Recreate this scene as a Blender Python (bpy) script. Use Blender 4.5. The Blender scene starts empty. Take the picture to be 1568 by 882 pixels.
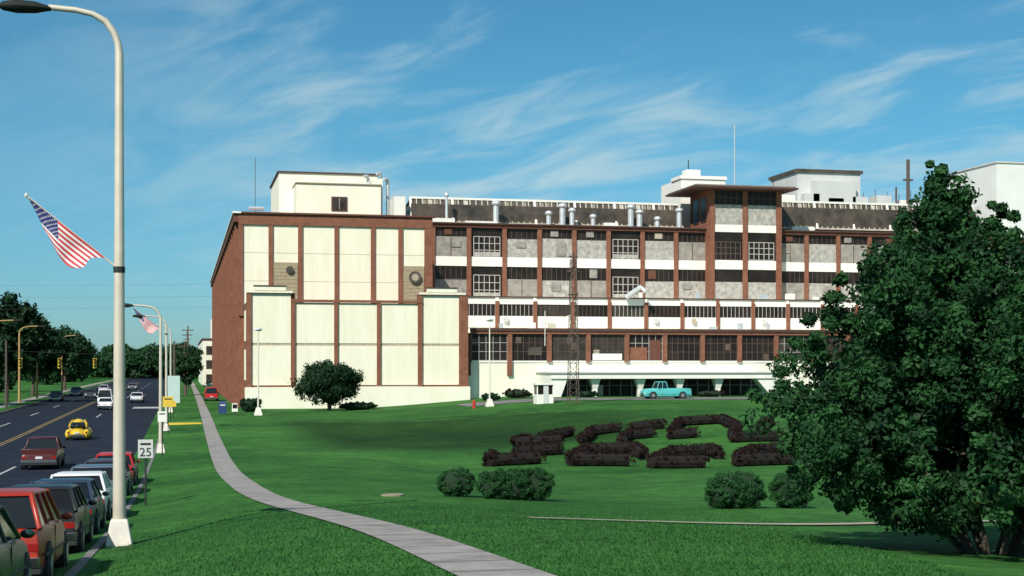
import bpy, math, random
import numpy as np
from mathutils import Vector, Matrix
random.seed(7); RNG=np.random.default_rng(11)
scn=bpy.context.scene
# ------------------------------------------------------------------ terrain
def interp(x,pts):
    if x<=pts[0][0]: return pts[0][1]
    for (x0,y0),(x1,y1) in zip(pts,pts[1:]):
        if x<=x1:
            t=(x-x0)/(x1-x0); return y0+(y1-y0)*t
    return pts[-1][1]
def ss(x,a,b):
    t=max(0,min(1,(x-a)/(b-a))); return t*t*(3-2*t)
Rp=[(-50,2.1),(0,2.3),(10,2.6),(17,2.95),(22,3.3),(29,3.72),(40,4.35),(58,5.0),(80,5.35),(110,5.4),(170,5.2),(250,5.0),(400,4.8),(6000,4.6)]
Pp=[(-50,1.5),(0,1.55),(10,1.95),(16,2.35),(25,2.9),(40,3.8),(60,4.6),(80,5.05),(110,5.2),(170,5.0),(250,4.85),(400,4.65),(6000,4.5)]
def sm(x,pts):
    return (interp(x-4,pts)+interp(x-2,pts)+interp(x,pts)+interp(x+2,pts)+interp(x+4,pts))/5
K0,K1=-1.75,-19.3   # road kerb lines
def zroad(b): return 5-sm(b,Rp)
def zg(a,b):
    r=zroad(b); p=5-sm(b,Pp)
    if a<K1: return r+.13
    if a<K0: return r-.02
    s=ss(a,-1.6,2)
    z=(r+.13)*(1-s)+p*s
    hill=(.9*ss(b,80,112)+.4*ss(b,110,160))*ss(a,18,42)
    z+=hill-.35*ss(a,5,14)*(1-ss(b,60,100))-.35*ss(a,9,16)*ss(b,50,75)*(1-ss(b,80,105))
    # low bank in front of the factory
    z-=.45*ss(a,8,14)*(1-ss(a,30,40))*ss(b,90,100)*(1-ss(b,112,134))
    if a>5 and b<120: z+=.06*math.sin(a*.5+1)*math.sin(b*.23)*ss(a,5,9)
    return z
# ------------------------------------------------------------------ materials
MATS={}
def mat(name,col,rough=.7,var=.12,scale=3.0,bump=0.0,bscale=None,metal=0.0,spec=.5,col2=None,stretch=None,detail=5):
    if name in MATS: return MATS[name]
    m=bpy.data.materials.new(name); m.use_nodes=True
    n=m.node_tree.nodes; l=m.node_tree.links; p=n['Principled BSDF']
    p.inputs['Roughness'].default_value=rough; p.inputs['Metallic'].default_value=metal
    p.inputs['Specular IOR Level'].default_value=spec
    tc=n.new('ShaderNodeTexCoord'); mp=n.new('ShaderNodeMapping'); l.new(tc.outputs['Object'],mp.inputs[0])
    if stretch: mp.inputs['Scale'].default_value=stretch
    nz=n.new('ShaderNodeTexNoise'); nz.inputs['Scale'].default_value=scale; nz.inputs['Detail'].default_value=detail
    nz.inputs['Roughness'].default_value=.65
    l.new(mp.outputs[0],nz.inputs['Vector'])
    cr=n.new('ShaderNodeValToRGB'); cr.color_ramp.elements[0].position=.3; cr.color_ramp.elements[1].position=.7
    c2=col2 if col2 else tuple(min(1,c*(1+var)) for c in col)
    c1=tuple(c*(1-var) for c in col) if not col2 else col
    cr.color_ramp.elements[0].color=(*c1,1); cr.color_ramp.elements[1].color=(*c2,1)
    l.new(nz.outputs['Fac'],cr.inputs[0]); l.new(cr.outputs[0],p.inputs['Base Color'])
    if bump:
        b=n.new('ShaderNodeBump'); b.inputs['Strength'].default_value=bump; b.inputs['Distance'].default_value=.05
        nb=n.new('ShaderNodeTexNoise'); nb.inputs['Scale'].default_value=bscale or scale*4; nb.inputs['Detail'].default_value=4
        l.new(tc.outputs['Object'],nb.inputs['Vector']); l.new(nb.outputs['Fac'],b.inputs['Height']); l.new(b.outputs[0],p.inputs['Normal'])
    MATS[name]=m; return m
def leafmat(name,dark,light,trans=.25):
    m=bpy.data.materials.new(name); m.use_nodes=True
    n=m.node_tree.nodes; l=m.node_tree.links; p=n['Principled BSDF']
    at=n.new('ShaderNodeAttribute'); at.attribute_name='tint'
    cr=n.new('ShaderNodeValToRGB'); cr.color_ramp.elements[0].color=(*dark,1); cr.color_ramp.elements[1].color=(*light,1)
    l.new(at.outputs['Fac'],cr.inputs[0]); l.new(cr.outputs[0],p.inputs['Base Color'])
    p.inputs['Roughness'].default_value=.6; p.inputs['Specular IOR Level'].default_value=.2
    tr=n.new('ShaderNodeBsdfTranslucent'); l.new(cr.outputs[0],tr.inputs[0])
    mx=n.new('ShaderNodeMixShader'); mx.inputs[0].default_value=trans
    l.new(p.outputs[0],mx.inputs[1]); l.new(tr.outputs[0],mx.inputs[2]); l.new(mx.outputs[0],n['Material Output'].inputs[0])
    return m
CREAM=mat('cream_panel',(.80,.74,.56),.8,.1,.8,stretch=(1.5,1,.22),col2=(.90,.86,.70),detail=8)
CREAM2=mat('cream_wall',(.82,.77,.61),.8,.1,.6,stretch=(1,1,.4),col2=(.90,.87,.73),detail=7)
WHITE=mat('white_paint',(.80,.77,.68),.6,.06,.9,col2=(.90,.87,.80),detail=7)
BRICK=mat('brick',(.17,.062,.034),.9,.3,1.4,col2=(.27,.110,.064),bump=.3,bscale=8,detail=9)
BRICKD=mat('brick_dark',(.13,.05,.032),.9,.25,1.2)
BROWN=mat('brown_trim',(.08,.038,.028),.8,.2,2)
SEAM=mat('seam_tan',(.42,.36,.27),.9,.2,1)
TAN=mat('louver_tan',(.36,.29,.18),.8,.2,3)
STUCCO=mat('boarded_panel',(.22,.20,.19),.9,.2,1.6,col2=(.56,.53,.47),detail=9)
STUCCO2=mat('boarded_panel_b',(.18,.165,.15),.9,.2,1.1,col2=(.40,.36,.31),detail=9)
GLASS=mat('window_glass',(.009,.008,.008),.3,.2,.35,col2=(.038,.028,.024),spec=.2)
GLASSB=mat('window_glass_b',(.018,.016,.014),.3,.2,.5,col2=(.075,.062,.05),spec=.22)
FRAME=mat('steel_frame_light',(.50,.47,.42),.6,.15,2)
FRAMED=mat('steel_frame_dark',(.11,.075,.055),.6,.15,2)
ROOF=mat('roof_gravel',(.22,.2,.17),.95,.2,2)
GREY=mat('monitor_grey',(.55,.50,.40),.7,.2,.8)
GREYD=mat('monitor_dark',(.03,.026,.022),.5,.3,.6,col2=(.13,.10,.075))
MONP=mat('monitor_pane',(.16,.13,.10),.6,.3,.9,col2=(.34,.29,.22))
SILVER=mat('galvanised_metal',(.66,.67,.68),.4,.12,2,metal=.4)
LGREY=mat('light_grey_cladding',(.58,.58,.56),.7,.06,.5,stretch=(1,1,.3))
OFFW=mat('offwhite_cladding',(.74,.74,.70),.7,.05,.3)
BLACKM=mat('black_metal',(.02,.02,.02),.6,.2,5)
CONC=mat('concrete_path',(.20,.18,.165),.9,.2,1.3,col2=(.40,.36,.33),bump=.2,bscale=25,detail=11)
KERB=mat('kerb_concrete',(.18,.17,.155),.9,.25,1.5)
ASPH=mat('asphalt',(.010,.014,.024),.85,.2,.5,col2=(.022,.027,.041),bump=.15,bscale=30,detail=9,spec=.15)
LINEW=mat('line_white',(.46,.46,.45),.8,.3,2)
LINEY=mat('line_yellow',(.34,.23,.07),.8,.3,2)
LAMPM=mat('lamp_metal',(.64,.57,.46),.45,.1,2,metal=.15)
LAMPB=mat('lamp_base_paint',(.74,.68,.60),.7,.15,4)
ORANGEP=mat('pole_ochre',(.42,.26,.10),.7,.15,3)
WOOD=mat('pole_wood',(.10,.075,.06),.9,.25,4)
BARK=mat('bark',(.10,.075,.055),.95,.3,6,bump=.5,bscale=20)
TYRE=mat('tyre',(.015,.015,.015),.85,.2,8)
HUB=mat('hubcap',(.5,.5,.5),.3,.1,3,metal=.8)
CARGLASS=mat('car_glass',(.012,.014,.016),.08,.1,1,spec=.6)
CHROME=mat('chrome',(.6,.6,.6),.18,.05,3,metal=1.0)
PLATE=mat('licence_plate',(.6,.62,.65),.6,.05,5)
TAIL=mat('tail_lamp',(.28,.012,.010),.25,.1,5)
HEADL=mat('head_lamp',(.75,.75,.72),.15,.05,5)
YEL=mat('yellow_sign',(.75,.5,.05),.6,.06,3)
TEAL=mat('pale_teal_sign',(.5,.62,.58),.6,.06,3)
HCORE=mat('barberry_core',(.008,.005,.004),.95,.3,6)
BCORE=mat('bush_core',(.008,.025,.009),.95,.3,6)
# ------------------------------------------------------------------ mesh builder
def empty(name,loc=(0,0,0),rotz=0):
    e=bpy.data.objects.new(name,None); scn.collection.objects.link(e); e.location=loc; e.rotation_euler=(0,0,rotz); e.empty_display_size=.5; return e
class MB:
    def __init__(s): s.v=[];s.f=[];s.m=[];s.mats=[]
    def mi(s,m):
        if m not in s.mats: s.mats.append(m)
        return s.mats.index(m)
    def add(s,vs,fs,m):
        o=len(s.v); s.v+=[tuple(p) for p in vs]; k=s.mi(m)
        for f in fs: s.f.append(tuple(i+o for i in f)); s.m.append(k)
    def box(s,x0,x1,y0,y1,z0,z1,m,taper=0):
        t=taper
        s.add([(x0,y0,z0),(x1,y0,z0),(x1,y1,z0),(x0,y1,z0),(x0+t,y0+t,z1),(x1-t,y0+t,z1),(x1-t,y1-t,z1),(x0+t,y1-t,z1)],
              [(3,2,1,0),(4,5,6,7),(0,1,5,4),(1,2,6,5),(2,3,7,6),(3,0,4,7)],m)
    def quad(s,a,b,c,d,m): s.add([a,b,c,d],[(0,1,2,3)],m)
    def tube(s,path,rad,m,n=8,cap=True):
        path=[Vector(p) for p in path]
        if not hasattr(rad,'__len__'): rad=[rad]*len(path)
        vs=[];fs=[];prev=None
        for i,p in enumerate(path):
            d=(path[min(i+1,len(path)-1)]-path[max(i-1,0)]).normalized()
            if prev is None:
                u=d.orthogonal().normalized()
            else:
                u=(prev-d*prev.dot(d)).normalized()
            prev=u; w=d.cross(u)
            for k in range(n):
                a=2*math.pi*k/n; vs.append(p+(u*math.cos(a)+w*math.sin(a))*rad[i])
        for i in range(len(path)-1):
            for k in range(n):
                fs.append((i*n+k,i*n+(k+1)%n,(i+1)*n+(k+1)%n,(i+1)*n+k))
        if cap: fs.append(tuple(range(n))[::-1]); fs.append(tuple((len(path)-1)*n+k for k in range(n)))
        s.add(vs,fs,m)
    def ell(s,c,r,m,nu=16,nv=10):
        vs=[];fs=[]
        for j in range(nv+1):
            ph=math.pi*j/nv-math.pi/2
            for i in range(nu):
                th=2*math.pi*i/nu; vs.append((c[0]+r[0]*math.cos(ph)*math.cos(th),c[1]+r[1]*math.cos(ph)*math.sin(th),c[2]+r[2]*math.sin(ph)))
        for j in range(nv):
            for i in range(nu): fs.append((j*nu+i,j*nu+(i+1)%nu,(j+1)*nu+(i+1)%nu,(j+1)*nu+i))
        s.add(vs,fs,m)
    def loft(s,secs,m,cap=True):
        n=len(secs[0]); vs=[p for q in secs for p in q]; fs=[]
        for i in range(len(secs)-1):
            for k in range(n): fs.append((i*n+k,i*n+(k+1)%n,(i+1)*n+(k+1)%n,(i+1)*n+k))
        if cap: fs.append(tuple(range(n))[::-1]); fs.append(tuple((len(secs)-1)*n+k for k in range(n)))
        s.add(vs,fs,m)
    def build(s,name,parent=None,smooth=False,bevel=0):
        me=bpy.data.meshes.new(name); me.from_pydata(s.v,[],s.f); 
        for m in s.mats: me.materials.append(m)
        me.polygons.foreach_set('material_index',s.m)
        me.update()
        import bmesh
        bm=bmesh.new(); bm.from_mesh(me); bmesh.ops.recalc_face_normals(bm,faces=bm.faces); bm.to_mesh(me); bm.free()
        if smooth:
            me.polygons.foreach_set('use_smooth',[True]*len(me.polygons))
            try: me.set_sharp_from_angle(angle=math.radians(38))
            except Exception: pass
        o=bpy.data.objects.new(name,me); scn.collection.objects.link(o)
        if parent: o.parent=parent
        if bevel:
            b=o.modifiers.new('b','BEVEL'); b.width=bevel; b.segments=2; b.limit_method='ANGLE'
        return o
# ------------------------------------------------------------------ ground
def ground():
    A=[-4000,-2000,-1000,-500,-250,-120,-80,-60,-45,-35,-28,-24,-21,K1-.004,K1,-17,-14,-11,-8,-5,-3,K0,K0+.004]
    a=-1.5
    while a<16: A.append(a); a+=.5
    while a<60: A.append(a); a+=2
    while a<130: A.append(a); a+=8
    A+=[140,200,400,800,1600,4000]
    B=[-200,-60,-20]; b=-6
    while b<60: B.append(b); b+=1.0
    while b<180: B.append(b); b+=2.5
    while b<300: B.append(b); b+=10
    B+=[330,370,420,500,700,1000,1600,2500,4000,6000]
    vs=[(x,y,zg(x,y)) for y in B for x in A]; n=len(A)
    fs=[(j*n+i,j*n+i+1,(j+1)*n+i+1,(j+1)*n+i) for j in range(len(B)-1) for i in range(n-1)]
    me=bpy.data.meshes.new('grass_ground'); me.from_pydata(vs,[],fs); me.update()
    me.polygons.foreach_set('use_smooth',[True]*len(me.polygons))
    m=bpy.data.materials.new('grass'); m.use_nodes=True; nn=m.node_tree.nodes; l=m.node_tree.links; p=nn['Principled BSDF']
    tc=nn.new('ShaderNodeTexCoord')
    def nz(sc,det,rough=.6):
        t=nn.new('ShaderNodeTexNoise'); t.inputs['Scale'].default_value=sc; t.inputs['Detail'].default_value=det; t.inputs['Roughness'].default_value=rough; l.new(tc.outputs['Object'],t.inputs['Vector']); return t
    big=nz(.07,4); mid=nz(.5,5,.6); fine=nz(2.2,9,.75); vf=nz(18,3,.7)
    def ramp(src,p0,p1,c0,c1):
        r=nn.new('ShaderNodeValToRGB'); r.color_ramp.elements[0].position=p0; r.color_ramp.elements[1].position=p1
        r.color_ramp.elements[0].color=(*c0,1); r.color_ramp.elements[1].color=(*c1,1); l.new(src,r.inputs[0]); return r.outputs[0]
    def mul(a,b):
        mx=nn.new('ShaderNodeMix'); mx.data_type='RGBA'; mx.blend_type='MULTIPLY'; mx.inputs[0].default_value=1; l.new(a,mx.inputs[6]); l.new(b,mx.inputs[7]); return mx.outputs[2]
    c=ramp(big.outputs['Fac'],.38,.66,(.030,.118,.026),(.066,.215,.045))
    c=mul(c,ramp(mid.outputs['Fac'],.3,.7,(.72,.74,.78),(1.25,1.2,1.1)))
    c=mul(c,ramp(fine.outputs['Fac'],.32,.72,(.5,.52,.56),(1.4,1.32,1.2)))
    sp=nn.new('ShaderNodeSeparateXYZ'); l.new(tc.outputs['Object'],sp.inputs[0])
    def sstep(src,a,b):
        r=nn.new('ShaderNodeMapRange'); r.interpolation_type='SMOOTHSTEP'; l.new(src,r.inputs[0]); r.inputs[1].default_value=a; r.inputs[2].default_value=b; return r.outputs[0]
    def mth(op,a,b):
        k=nn.new('ShaderNodeMath'); k.operation=op
        for i,v in enumerate((a,b)):
            if isinstance(v,(int,float)): k.inputs[i].default_value=v
            else: l.new(v,k.inputs[i])
        return k.outputs[0]
    # turf colour multiplied darker over a band on the bank below the factory
    yy=mth('ADD',sp.outputs[1],mth('MULTIPLY',mid.outputs['Fac'],14))
    edge=mth('ADD',yy,mth('MULTIPLY',sp.outputs[0],-.55))
    k=mth('MULTIPLY',sstep(edge,84,93),mth('SUBTRACT',1,sstep(yy,134,143)))
    k=mth('MULTIPLY',k,mth('MULTIPLY',sstep(sp.outputs[0],6,12),mth('SUBTRACT',1,sstep(sp.outputs[0],33,44))))
    inv=mth('SUBTRACT',1,mth('MULTIPLY',k,.55)); cb=nn.new('ShaderNodeCombineColor')
    for i in range(3): l.new(inv,cb.inputs[i])
    c=mul(c,cb.outputs[0])
    l.new(c,p.inputs['Base Color'])
    p.inputs['Roughness'].default_value=.9; p.inputs['Specular IOR Level'].default_value=.1
    bp=nn.new('ShaderNodeBump'); bp.inputs['Strength'].default_value=.7; bp.inputs['Distance'].default_value=.06; l.new(vf.outputs['Fac'],bp.inputs['Height']); l.new(bp.outputs[0],p.inputs['Normal'])
    me.materials.append(m); o=bpy.data.objects.new('grass_ground',me); scn.collection.objects.link(o)
ground()
BS=[-200,-60,-20]+[i for i in range(-6,60,1)]+[60+2.5*i for i in range(49)]+[190,200,220,250,280,330,370,420,500,700,1000,1600]
def strip(name,cl,w,m,off,bs,zf=None,thick=0):
    mb=MB(); 
    for b0,b1 in zip(bs,bs[1:]):
        c0,c1=cl(b0),cl(b1)
        f=zf or zg
        pts=[(c0-w/2,b0),(c0+w/2,b0),(c1+w/2,b1),(c1-w/2,b1)]
        mb.add([(x,y,f(x,y)+off) for x,y in pts],[(0,1,2,3)],m)
    return mb.build(name)
mb=MB()
for b0,b1 in zip(BS,BS[1:]):
    mb.quad((K1,b0,zroad(b0)),(K0,b0,zroad(b0)),(K0,b1,zroad(b1)),(K1,b1,zroad(b1)),ASPH)
mb.build('road')
mb=MB()
for b0,b1 in zip(BS,BS[1:]):
    for k,sg in ((K0,1),(K1,-1)):
        z0,z1=zroad(b0),zroad(b1); h=.15; x0,x1=(k,k+sg*.16)
        mb.quad((x0,b0,z0-.02),(x0,b1,z1-.02),(x0,b1,z1+h),(x0,b0,z0+h),KERB)
        mb.quad((x0,b0,z0+h),(x1,b0,z0+h),(x1,b1,z1+h),(x0,b1,z1+h),KERB)
        mb.quad((x1,b0,z0+h),(x1,b0,z0-.05),(x1,b1,z1-.05),(x1,b1,z1+h),KERB)
mb.build('kerb')
mb=MB()
def rline(a,b0,b1,w,m):
    y=b0
    while y<b1:
        e=min(y+3,b1); mb.quad((a-w/2,y,zroad(y)+.005),(a+w/2,y,zroad(y)+.005),(a+w/2,e,zroad(e)+.005),(a-w/2,e,zroad(e)+.005),m); y=e
b=16
while b<420: rline(-8.6,b,b+9,.15,LINEW); rline(-15.6,b+6,b+15,.15,LINEW); b+=27
rline(-12.0,0,420,.11,LINEY); rline(-12.3,0,420,.11,LINEY)
rline(-4.2,178,184,3.6,LINEW)
mb.build('road_markings')
mb=MB(); TAR=mat('tar_seal',(.006,.007,.009),.5,.2,3)
for k in range(26):
    y=40+k*7.3+random.uniform(-2,2); a0=random.uniform(-18,-8); a1=a0+random.uniform(3,9); a1=min(a1,-2); n=12
    pts=[(a0+(a1-a0)*i/n,y+random.uniform(-.25,.25)) for i in range(n+1)]
    for (xa,ya),(xb,yb) in zip(pts,pts[1:]): mb.quad((xa,ya,zroad(ya)+.012),(xb,yb,zroad(yb)+.012),(xb,yb+.12,zroad(yb+.12)+.012),(xa,ya+.12,zroad(ya+.12)+.012),TAR)
mb.build('road_tar_seams')
PC=[(-5,3.2),(15,3.35),(22,3.55),(27,3.4),(34,2.9),(45,2.2),(65,1.95),(90,2.05),(140,2.25),(210,2.35),(500,2.4)]
bs=[-5+.75*i for i in range(100)]+[70+2.5*i for i in range(45)]+[190,220,260,320,400]
def pcl(b): return sum(interp(b+k,PC) for k in(-4,-2,0,2,4))/5
mb=MB(); jt=mat('path_joint',(.07,.08,.05),.95,.2,3)
for b0,b1 in zip(bs,bs[1:]):
    c0,c1=pcl(b0),pcl(b1); w=.5
    for x0,x1 in ((-1,0),(0,1)):
        mb.quad(*[(c+w*x,y,zg(c+w*x,y)+.025) for c,x,y in ((c0,x0,b0),(c0,x1,b0),(c1,x1,b1),(c1,x0,b1))],CONC)
y=8
while y<120:
    c0=pcl(y); mb.quad(*[(c0+dx,yy,zg(c0+dx,yy)+.03) for dx,yy in ((-.5,y),(.5,y),(.5,y+.035),(-.5,y+.035))],jt); y+=1.5
mb.build('sidewalk')
strip('sidewalk',lambda b:K1-2.6,1.6,CONC,.02,BS[3:-3])
mb=MB(); xs=[7.0+.5*i for i in range(40)]
for x0,x1 in zip(xs,xs[1:]):
    f=lambda x:28.3-.03*(x-7)+.15*math.sin(x*.3)
    mb.quad(*[(x,y,zg(x,y)+.03) for x,y in ((x0,f(x0)),(x1,f(x1)),(x1,f(x1)+.55),(x0,f(x0)+.55))],mat('garden_path_concrete',(.36,.32,.25),.9,.2,1.5))
mb.build('garden_path')
mb=MB(); z=zg(6.1,42.2); mb.tube([(6.1,42.2,z-.1),(6.1,42.2,z+.05)],.34,mat('manhole_concrete',(.30,.25,.17),.9,.15,4),14); mb.build('manhole_cover')
mb=MB(); xs=[30+2*i for i in range(46)]
for x0,x1 in zip(xs,xs[1:]): mb.quad(*[(x,y,zg(x,y)+.03) for x,y in ((x0,150.5),(x1,150.5),(x1,158),(x0,158))],KERB)
mb.build('driveway')
mb=MB(); mb.box(-1.6,1.6,128.5,129.3,zg(0,129)-.1,zg(0,129)+.14,YEL); mb.build('painted_kerb_ramp')
# ------------------------------------------------------------------ foliage
def mesh_quads(name,V,tint,m,parent,nv=4):
    N=len(V)//nv
    me=bpy.data.meshes.new(name); me.vertices.add(N*nv); me.vertices.foreach_set('co',V.astype(np.float32).ravel())
    me.loops.add(N*nv); me.loops.foreach_set('vertex_index',np.arange(N*nv,dtype=np.int32))
    me.polygons.add(N); me.polygons.foreach_set('loop_start',np.arange(0,N*nv,nv,dtype=np.int32)); 
    me.update(calc_edges=True)
    at=me.attributes.new('tint','FLOAT','FACE'); at.data.foreach_set('value',tint.astype(np.float32))
    me.materials.append(m); o=bpy.data.objects.new(name,me); scn.collection.objects.link(o)
    if parent: o.parent=parent
    return o
def leaves(name,clumps,per,size,m,parent,flat=.8,shell=.25):
    C=np.array([c[:3] for c in clumps]); Rr=np.array([c[3] for c in clumps]); N=len(C)*per
    idx=np.repeat(np.arange(len(C)),per)
    d=RNG.normal(size=(N,3)); d/=np.linalg.norm(d,axis=1)[:,None]
    rad=Rr[idx]*RNG.uniform(shell,1.0,N)**.6*RNG.uniform(.8,1.15,N)
    off=d*rad[:,None]; off[:,2]*=flat
    P=C[idx]+off
    nrm=d*.9+RNG.normal(size=(N,3))*.7; nrm[:,2]+=.35; nrm/=np.linalg.norm(nrm,axis=1)[:,None]
    t=np.cross(nrm,RNG.normal(size=(N,3))); t/=np.linalg.norm(t,axis=1)[:,None]; u=np.cross(nrm,t)
    s=(size*RNG.uniform(.6,1.3,N))[:,None]
    V=np.stack([P-t*s,P-u*s*.55,P+t*s,P+u*s*.55],1).reshape(-1,3)
    ct=RNG.uniform(0,1,len(C))
    return mesh_quads(name,V,np.clip(ct[idx]*.6+RNG.uniform(0,.4,N),0,1),m,parent)
LEAF=leafmat('leaf_green',(.006,.028,.012),(.038,.125,.032))
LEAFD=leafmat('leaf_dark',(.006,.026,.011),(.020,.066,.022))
LEAFB=leafmat('leaf_bush',(.014,.062,.018),(.038,.125,.034))
LEAFR=leafmat('leaf_barberry',(.009,.005,.003),(.032,.011,.008),.08)
LEAFY=leafmat('leaf_far',(.012,.045,.018),(.035,.105,.035))
GRASSB=leafmat('grass_blade',(.022,.090,.019),(.052,.175,.036),.2)
def bigtree():
    ax,ay=12.35,20.2; z0=zg(ax,ay); e=empty('crabapple_tree',(ax,ay,z0))
    rot=Matrix.Rotation(math.radians(-13),3,'Z')
    prof=[(.55,2.0),(.85,2.7),(1.2,3.2),(1.7,3.5),(2.25,3.55),(2.8,3.2),(3.35,2.75),(3.9,2.15),(4.4,1.6),(4.8,1.2),(5.2,.7),(5.6,.35),(6.0,.1)]
    def cx(h): return .3-1.0*ss(h,2.5,5.4)
    cl=[]
    while len(cl)<900:
        h=RNG.uniform(0,1)*5.3+.5
        if RNG.uniform()>.1+(interp(h,prof)/3.5)**1.3: continue
        th=RNG.uniform(0,2*math.pi); lump=1+.15*math.sin(3*th+h*2.1)+.11*math.sin(7*th-h*3.3)
        R=interp(h,prof)*lump; q=RNG.uniform(.1,1)**.42; r=R*q*.97
        c=rot@Vector((cx(h)+r*math.cos(th),r*math.sin(th),h+RNG.uniform(-.15,.15)))
        cl.append((c.x,c.y,max(.55,c.z),RNG.uniform(.17,.38)*(.55+.45*min(1,R/1.4))))
    for k in range(14):
        c=rot@Vector((.25+RNG.uniform(-.2,.2),RNG.uniform(-.3,.3),4.6+.07*k)); cl.append((c.x,c.y,c.z,.26*(1-k/18)))
        c=rot@Vector((-.75+RNG.uniform(-.1,.1),RNG.uniform(-.2,.2),5.2+.075*k)); cl.append((c.x,c.y,c.z,.26*(1-k/18)))
        c=rot@Vector((-1.25+RNG.uniform(-.1,.1),RNG.uniform(-.2,.2),4.4+.06*k)); cl.append((c.x,c.y,c.z,.24*(1-k/18)))
    for k in range(130):
        h=RNG.uniform(.8,4.6); th=RNG.uniform(0,6.28); R=interp(h,prof)*RNG.uniform(1.0,1.17); c=rot@Vector((cx(h)+R*math.cos(th),R*math.sin(th),h)); cl.append((c.x,c.y,c.z,.15))
    leaves('foliage',cl,150,.048,LEAF,e)
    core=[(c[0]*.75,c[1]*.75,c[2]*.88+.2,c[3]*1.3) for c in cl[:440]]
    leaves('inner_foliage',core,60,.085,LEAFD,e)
    mb=MB()
    for k in range(11):
        th=k*.6+.3; b0=Vector((.3*math.cos(th)+.15,.3*math.sin(th),-.15)); L=RNG.uniform(2.6,4.0)
        d=Vector((math.cos(th)*.65,math.sin(th)*.65,1)).normalized(); pts=[b0]
        for q in range(1,7):
            d=(d+Vector(RNG.normal(size=3)*.12)+Vector((0,0,.08))).normalized(); pts.append(pts[-1]+d*L/6)
        mb.tube(pts,[.06,.054,.048,.04,.032,.02,.012],BARK,7)
        for q in (2,3,4):
            dd=(d+Vector(RNG.normal(size=3)*.8)).normalized(); mb.tube([pts[q],pts[q]+dd*.4,pts[q]+dd*.8+Vector((0,0,.1))],[.03,.02,.008],BARK,5)
    mb.build('trunk_and_limbs',e,True)
bigtree()
def tree(name,a,b,h,w,trunk=.35,n=70,per=120,leaf=.12,m=None,cz=.62,shape=1.0,trx=0):
    z0=zg(a,b); e=empty(name,(a,b,z0)); cl=[]
    for i in range(n):
        d=RNG.normal(size=3); d/=np.linalg.norm(d); q=RNG.uniform(0,1)**.4
        lump=1+.15*math.sin(3*math.atan2(d[1],d[0])+4*d[2])
        zz=cz*h+d[2]*q*h*(1-cz)*.95; ww=w/2*(1-.35*max(0,d[2])*shape)*lump
        cl.append((d[0]*q*ww*.85,d[1]*q*ww*.85,zz,w*RNG.uniform(.08,.15)))
    leaves('foliage',cl,per,leaf,m or LEAF,e)
    mb=MB(); mb.tube([(0,0,-.2),(0.01*h,0,h*.3),(0,0,h*.62),(0,0,h*.85)],[trunk*.5,trunk*.38,trunk*.22,.03],BARK,8)
    for k in range(7):
        th=k*.9; z=h*(.28+.05*k); mb.tube([(0.01*h,0,z),(math.cos(th)*w*.18,math.sin(th)*w*.18,z+h*.1),(math.cos(th)*w*.36,math.sin(th)*w*.36,z+h*.18)],[trunk*.22,trunk*.14,.02],BARK,6)
    mb.build('trunk_and_limbs',e,True)
tree('maple_tree',16.0,160,5.6,8.2,.5,130,170,.16,LEAFD,.58,.5)
tree('maple_tree',.4,240,8,5.5,.5,60,110,.22,LEAFY)
tree('maple_tree',.9,330,10.5,8,.5,60,90,.3,LEAFY)
tree('maple_tree',-23.5,205,14.5,11,.6,90,130,.38,LEAFD)
tree('maple_tree',-30,185,14,12,.6,90,130,.38,LEAFY)
tree('maple_tree',-23.5,240,13,12,.6,90,130,.38,LEAFD)
tree('maple_tree',-22.5,290,13,12,.6,80,130,.38,LEAFY)
def bush(name,a,b,parts,h,m=LEAFB,leaf=.03,per=150,n=90,core=BCORE):
    z0=zg(a,b); e=empty(name,(a,b,z0)); cl=[]; mb=MB()
    for (px,py,rx,ry) in parts:
        for i in range(n):
            d=RNG.normal(size=3); d/=np.linalg.norm(d); sgn=np.sign(d)*np.abs(d)**.9
            f=RNG.uniform(.85,1.12)
            cl.append((px+sgn[0]*rx*.82*f,py+sgn[1]*ry*.82*f,h*.48+sgn[2]*h*.42*f,h*RNG.uniform(.09,.17)))
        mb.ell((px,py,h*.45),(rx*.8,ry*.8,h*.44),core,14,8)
        for k in range(5): mb.tube([(px,py,-.1),(px+rx*.5*math.cos(k*1.3),py+ry*.5*math.sin(k*1.3),h*.6)],[.03,.01],BARK,5)
    leaves('foliage',cl,per,leaf,m,e)
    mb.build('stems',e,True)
bush('round_bush',8.1,42.4,[(0,0,.6,.55)],.86)
bush('round_bush',9.75,42.0,[(-.5,0,.65,.55),(.1,-.1,.6,.55),(.65,.0,.68,.58)],.96)
bush('round_bush',14.6,36.2,[(-.3,0,.55,.5),(.3,.1,.55,.55)],1.0)
bush('round_bush',16.3,36.4,[(0,0,.6,.55)],1.0)
bush('juniper_shrub',19.3,161,[(0,0,2.6,1.2)],1.0,LEAFD,.1,60,70)
bush('juniper_shrub',7.2,158,[(0,0,1.3,1.0)],1.6,LEAFD,.1,60,60)
bush('juniper_shrub',38.6,164,[(0,0,2.0,1.0)],1.1,LEAFR,.1,60,60)
bush('juniper_shrub',34.5,160,[(0,0,1.2,.8)],.9,LEAFD,.1,60,60)
bush('juniper_shrub',46.5,161.5,[(0,0,1.6,.7)],.8,LEAFD,.1,60,60)
bush('juniper_shrub',62,161.5,[(0,0,2.2,.7)],.8,LEAFR,.1,60,60)
bush('juniper_shrub',71,160,[(0,0,2.6,1.0)],1.0,LEAFR,.1,60,60)
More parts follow.
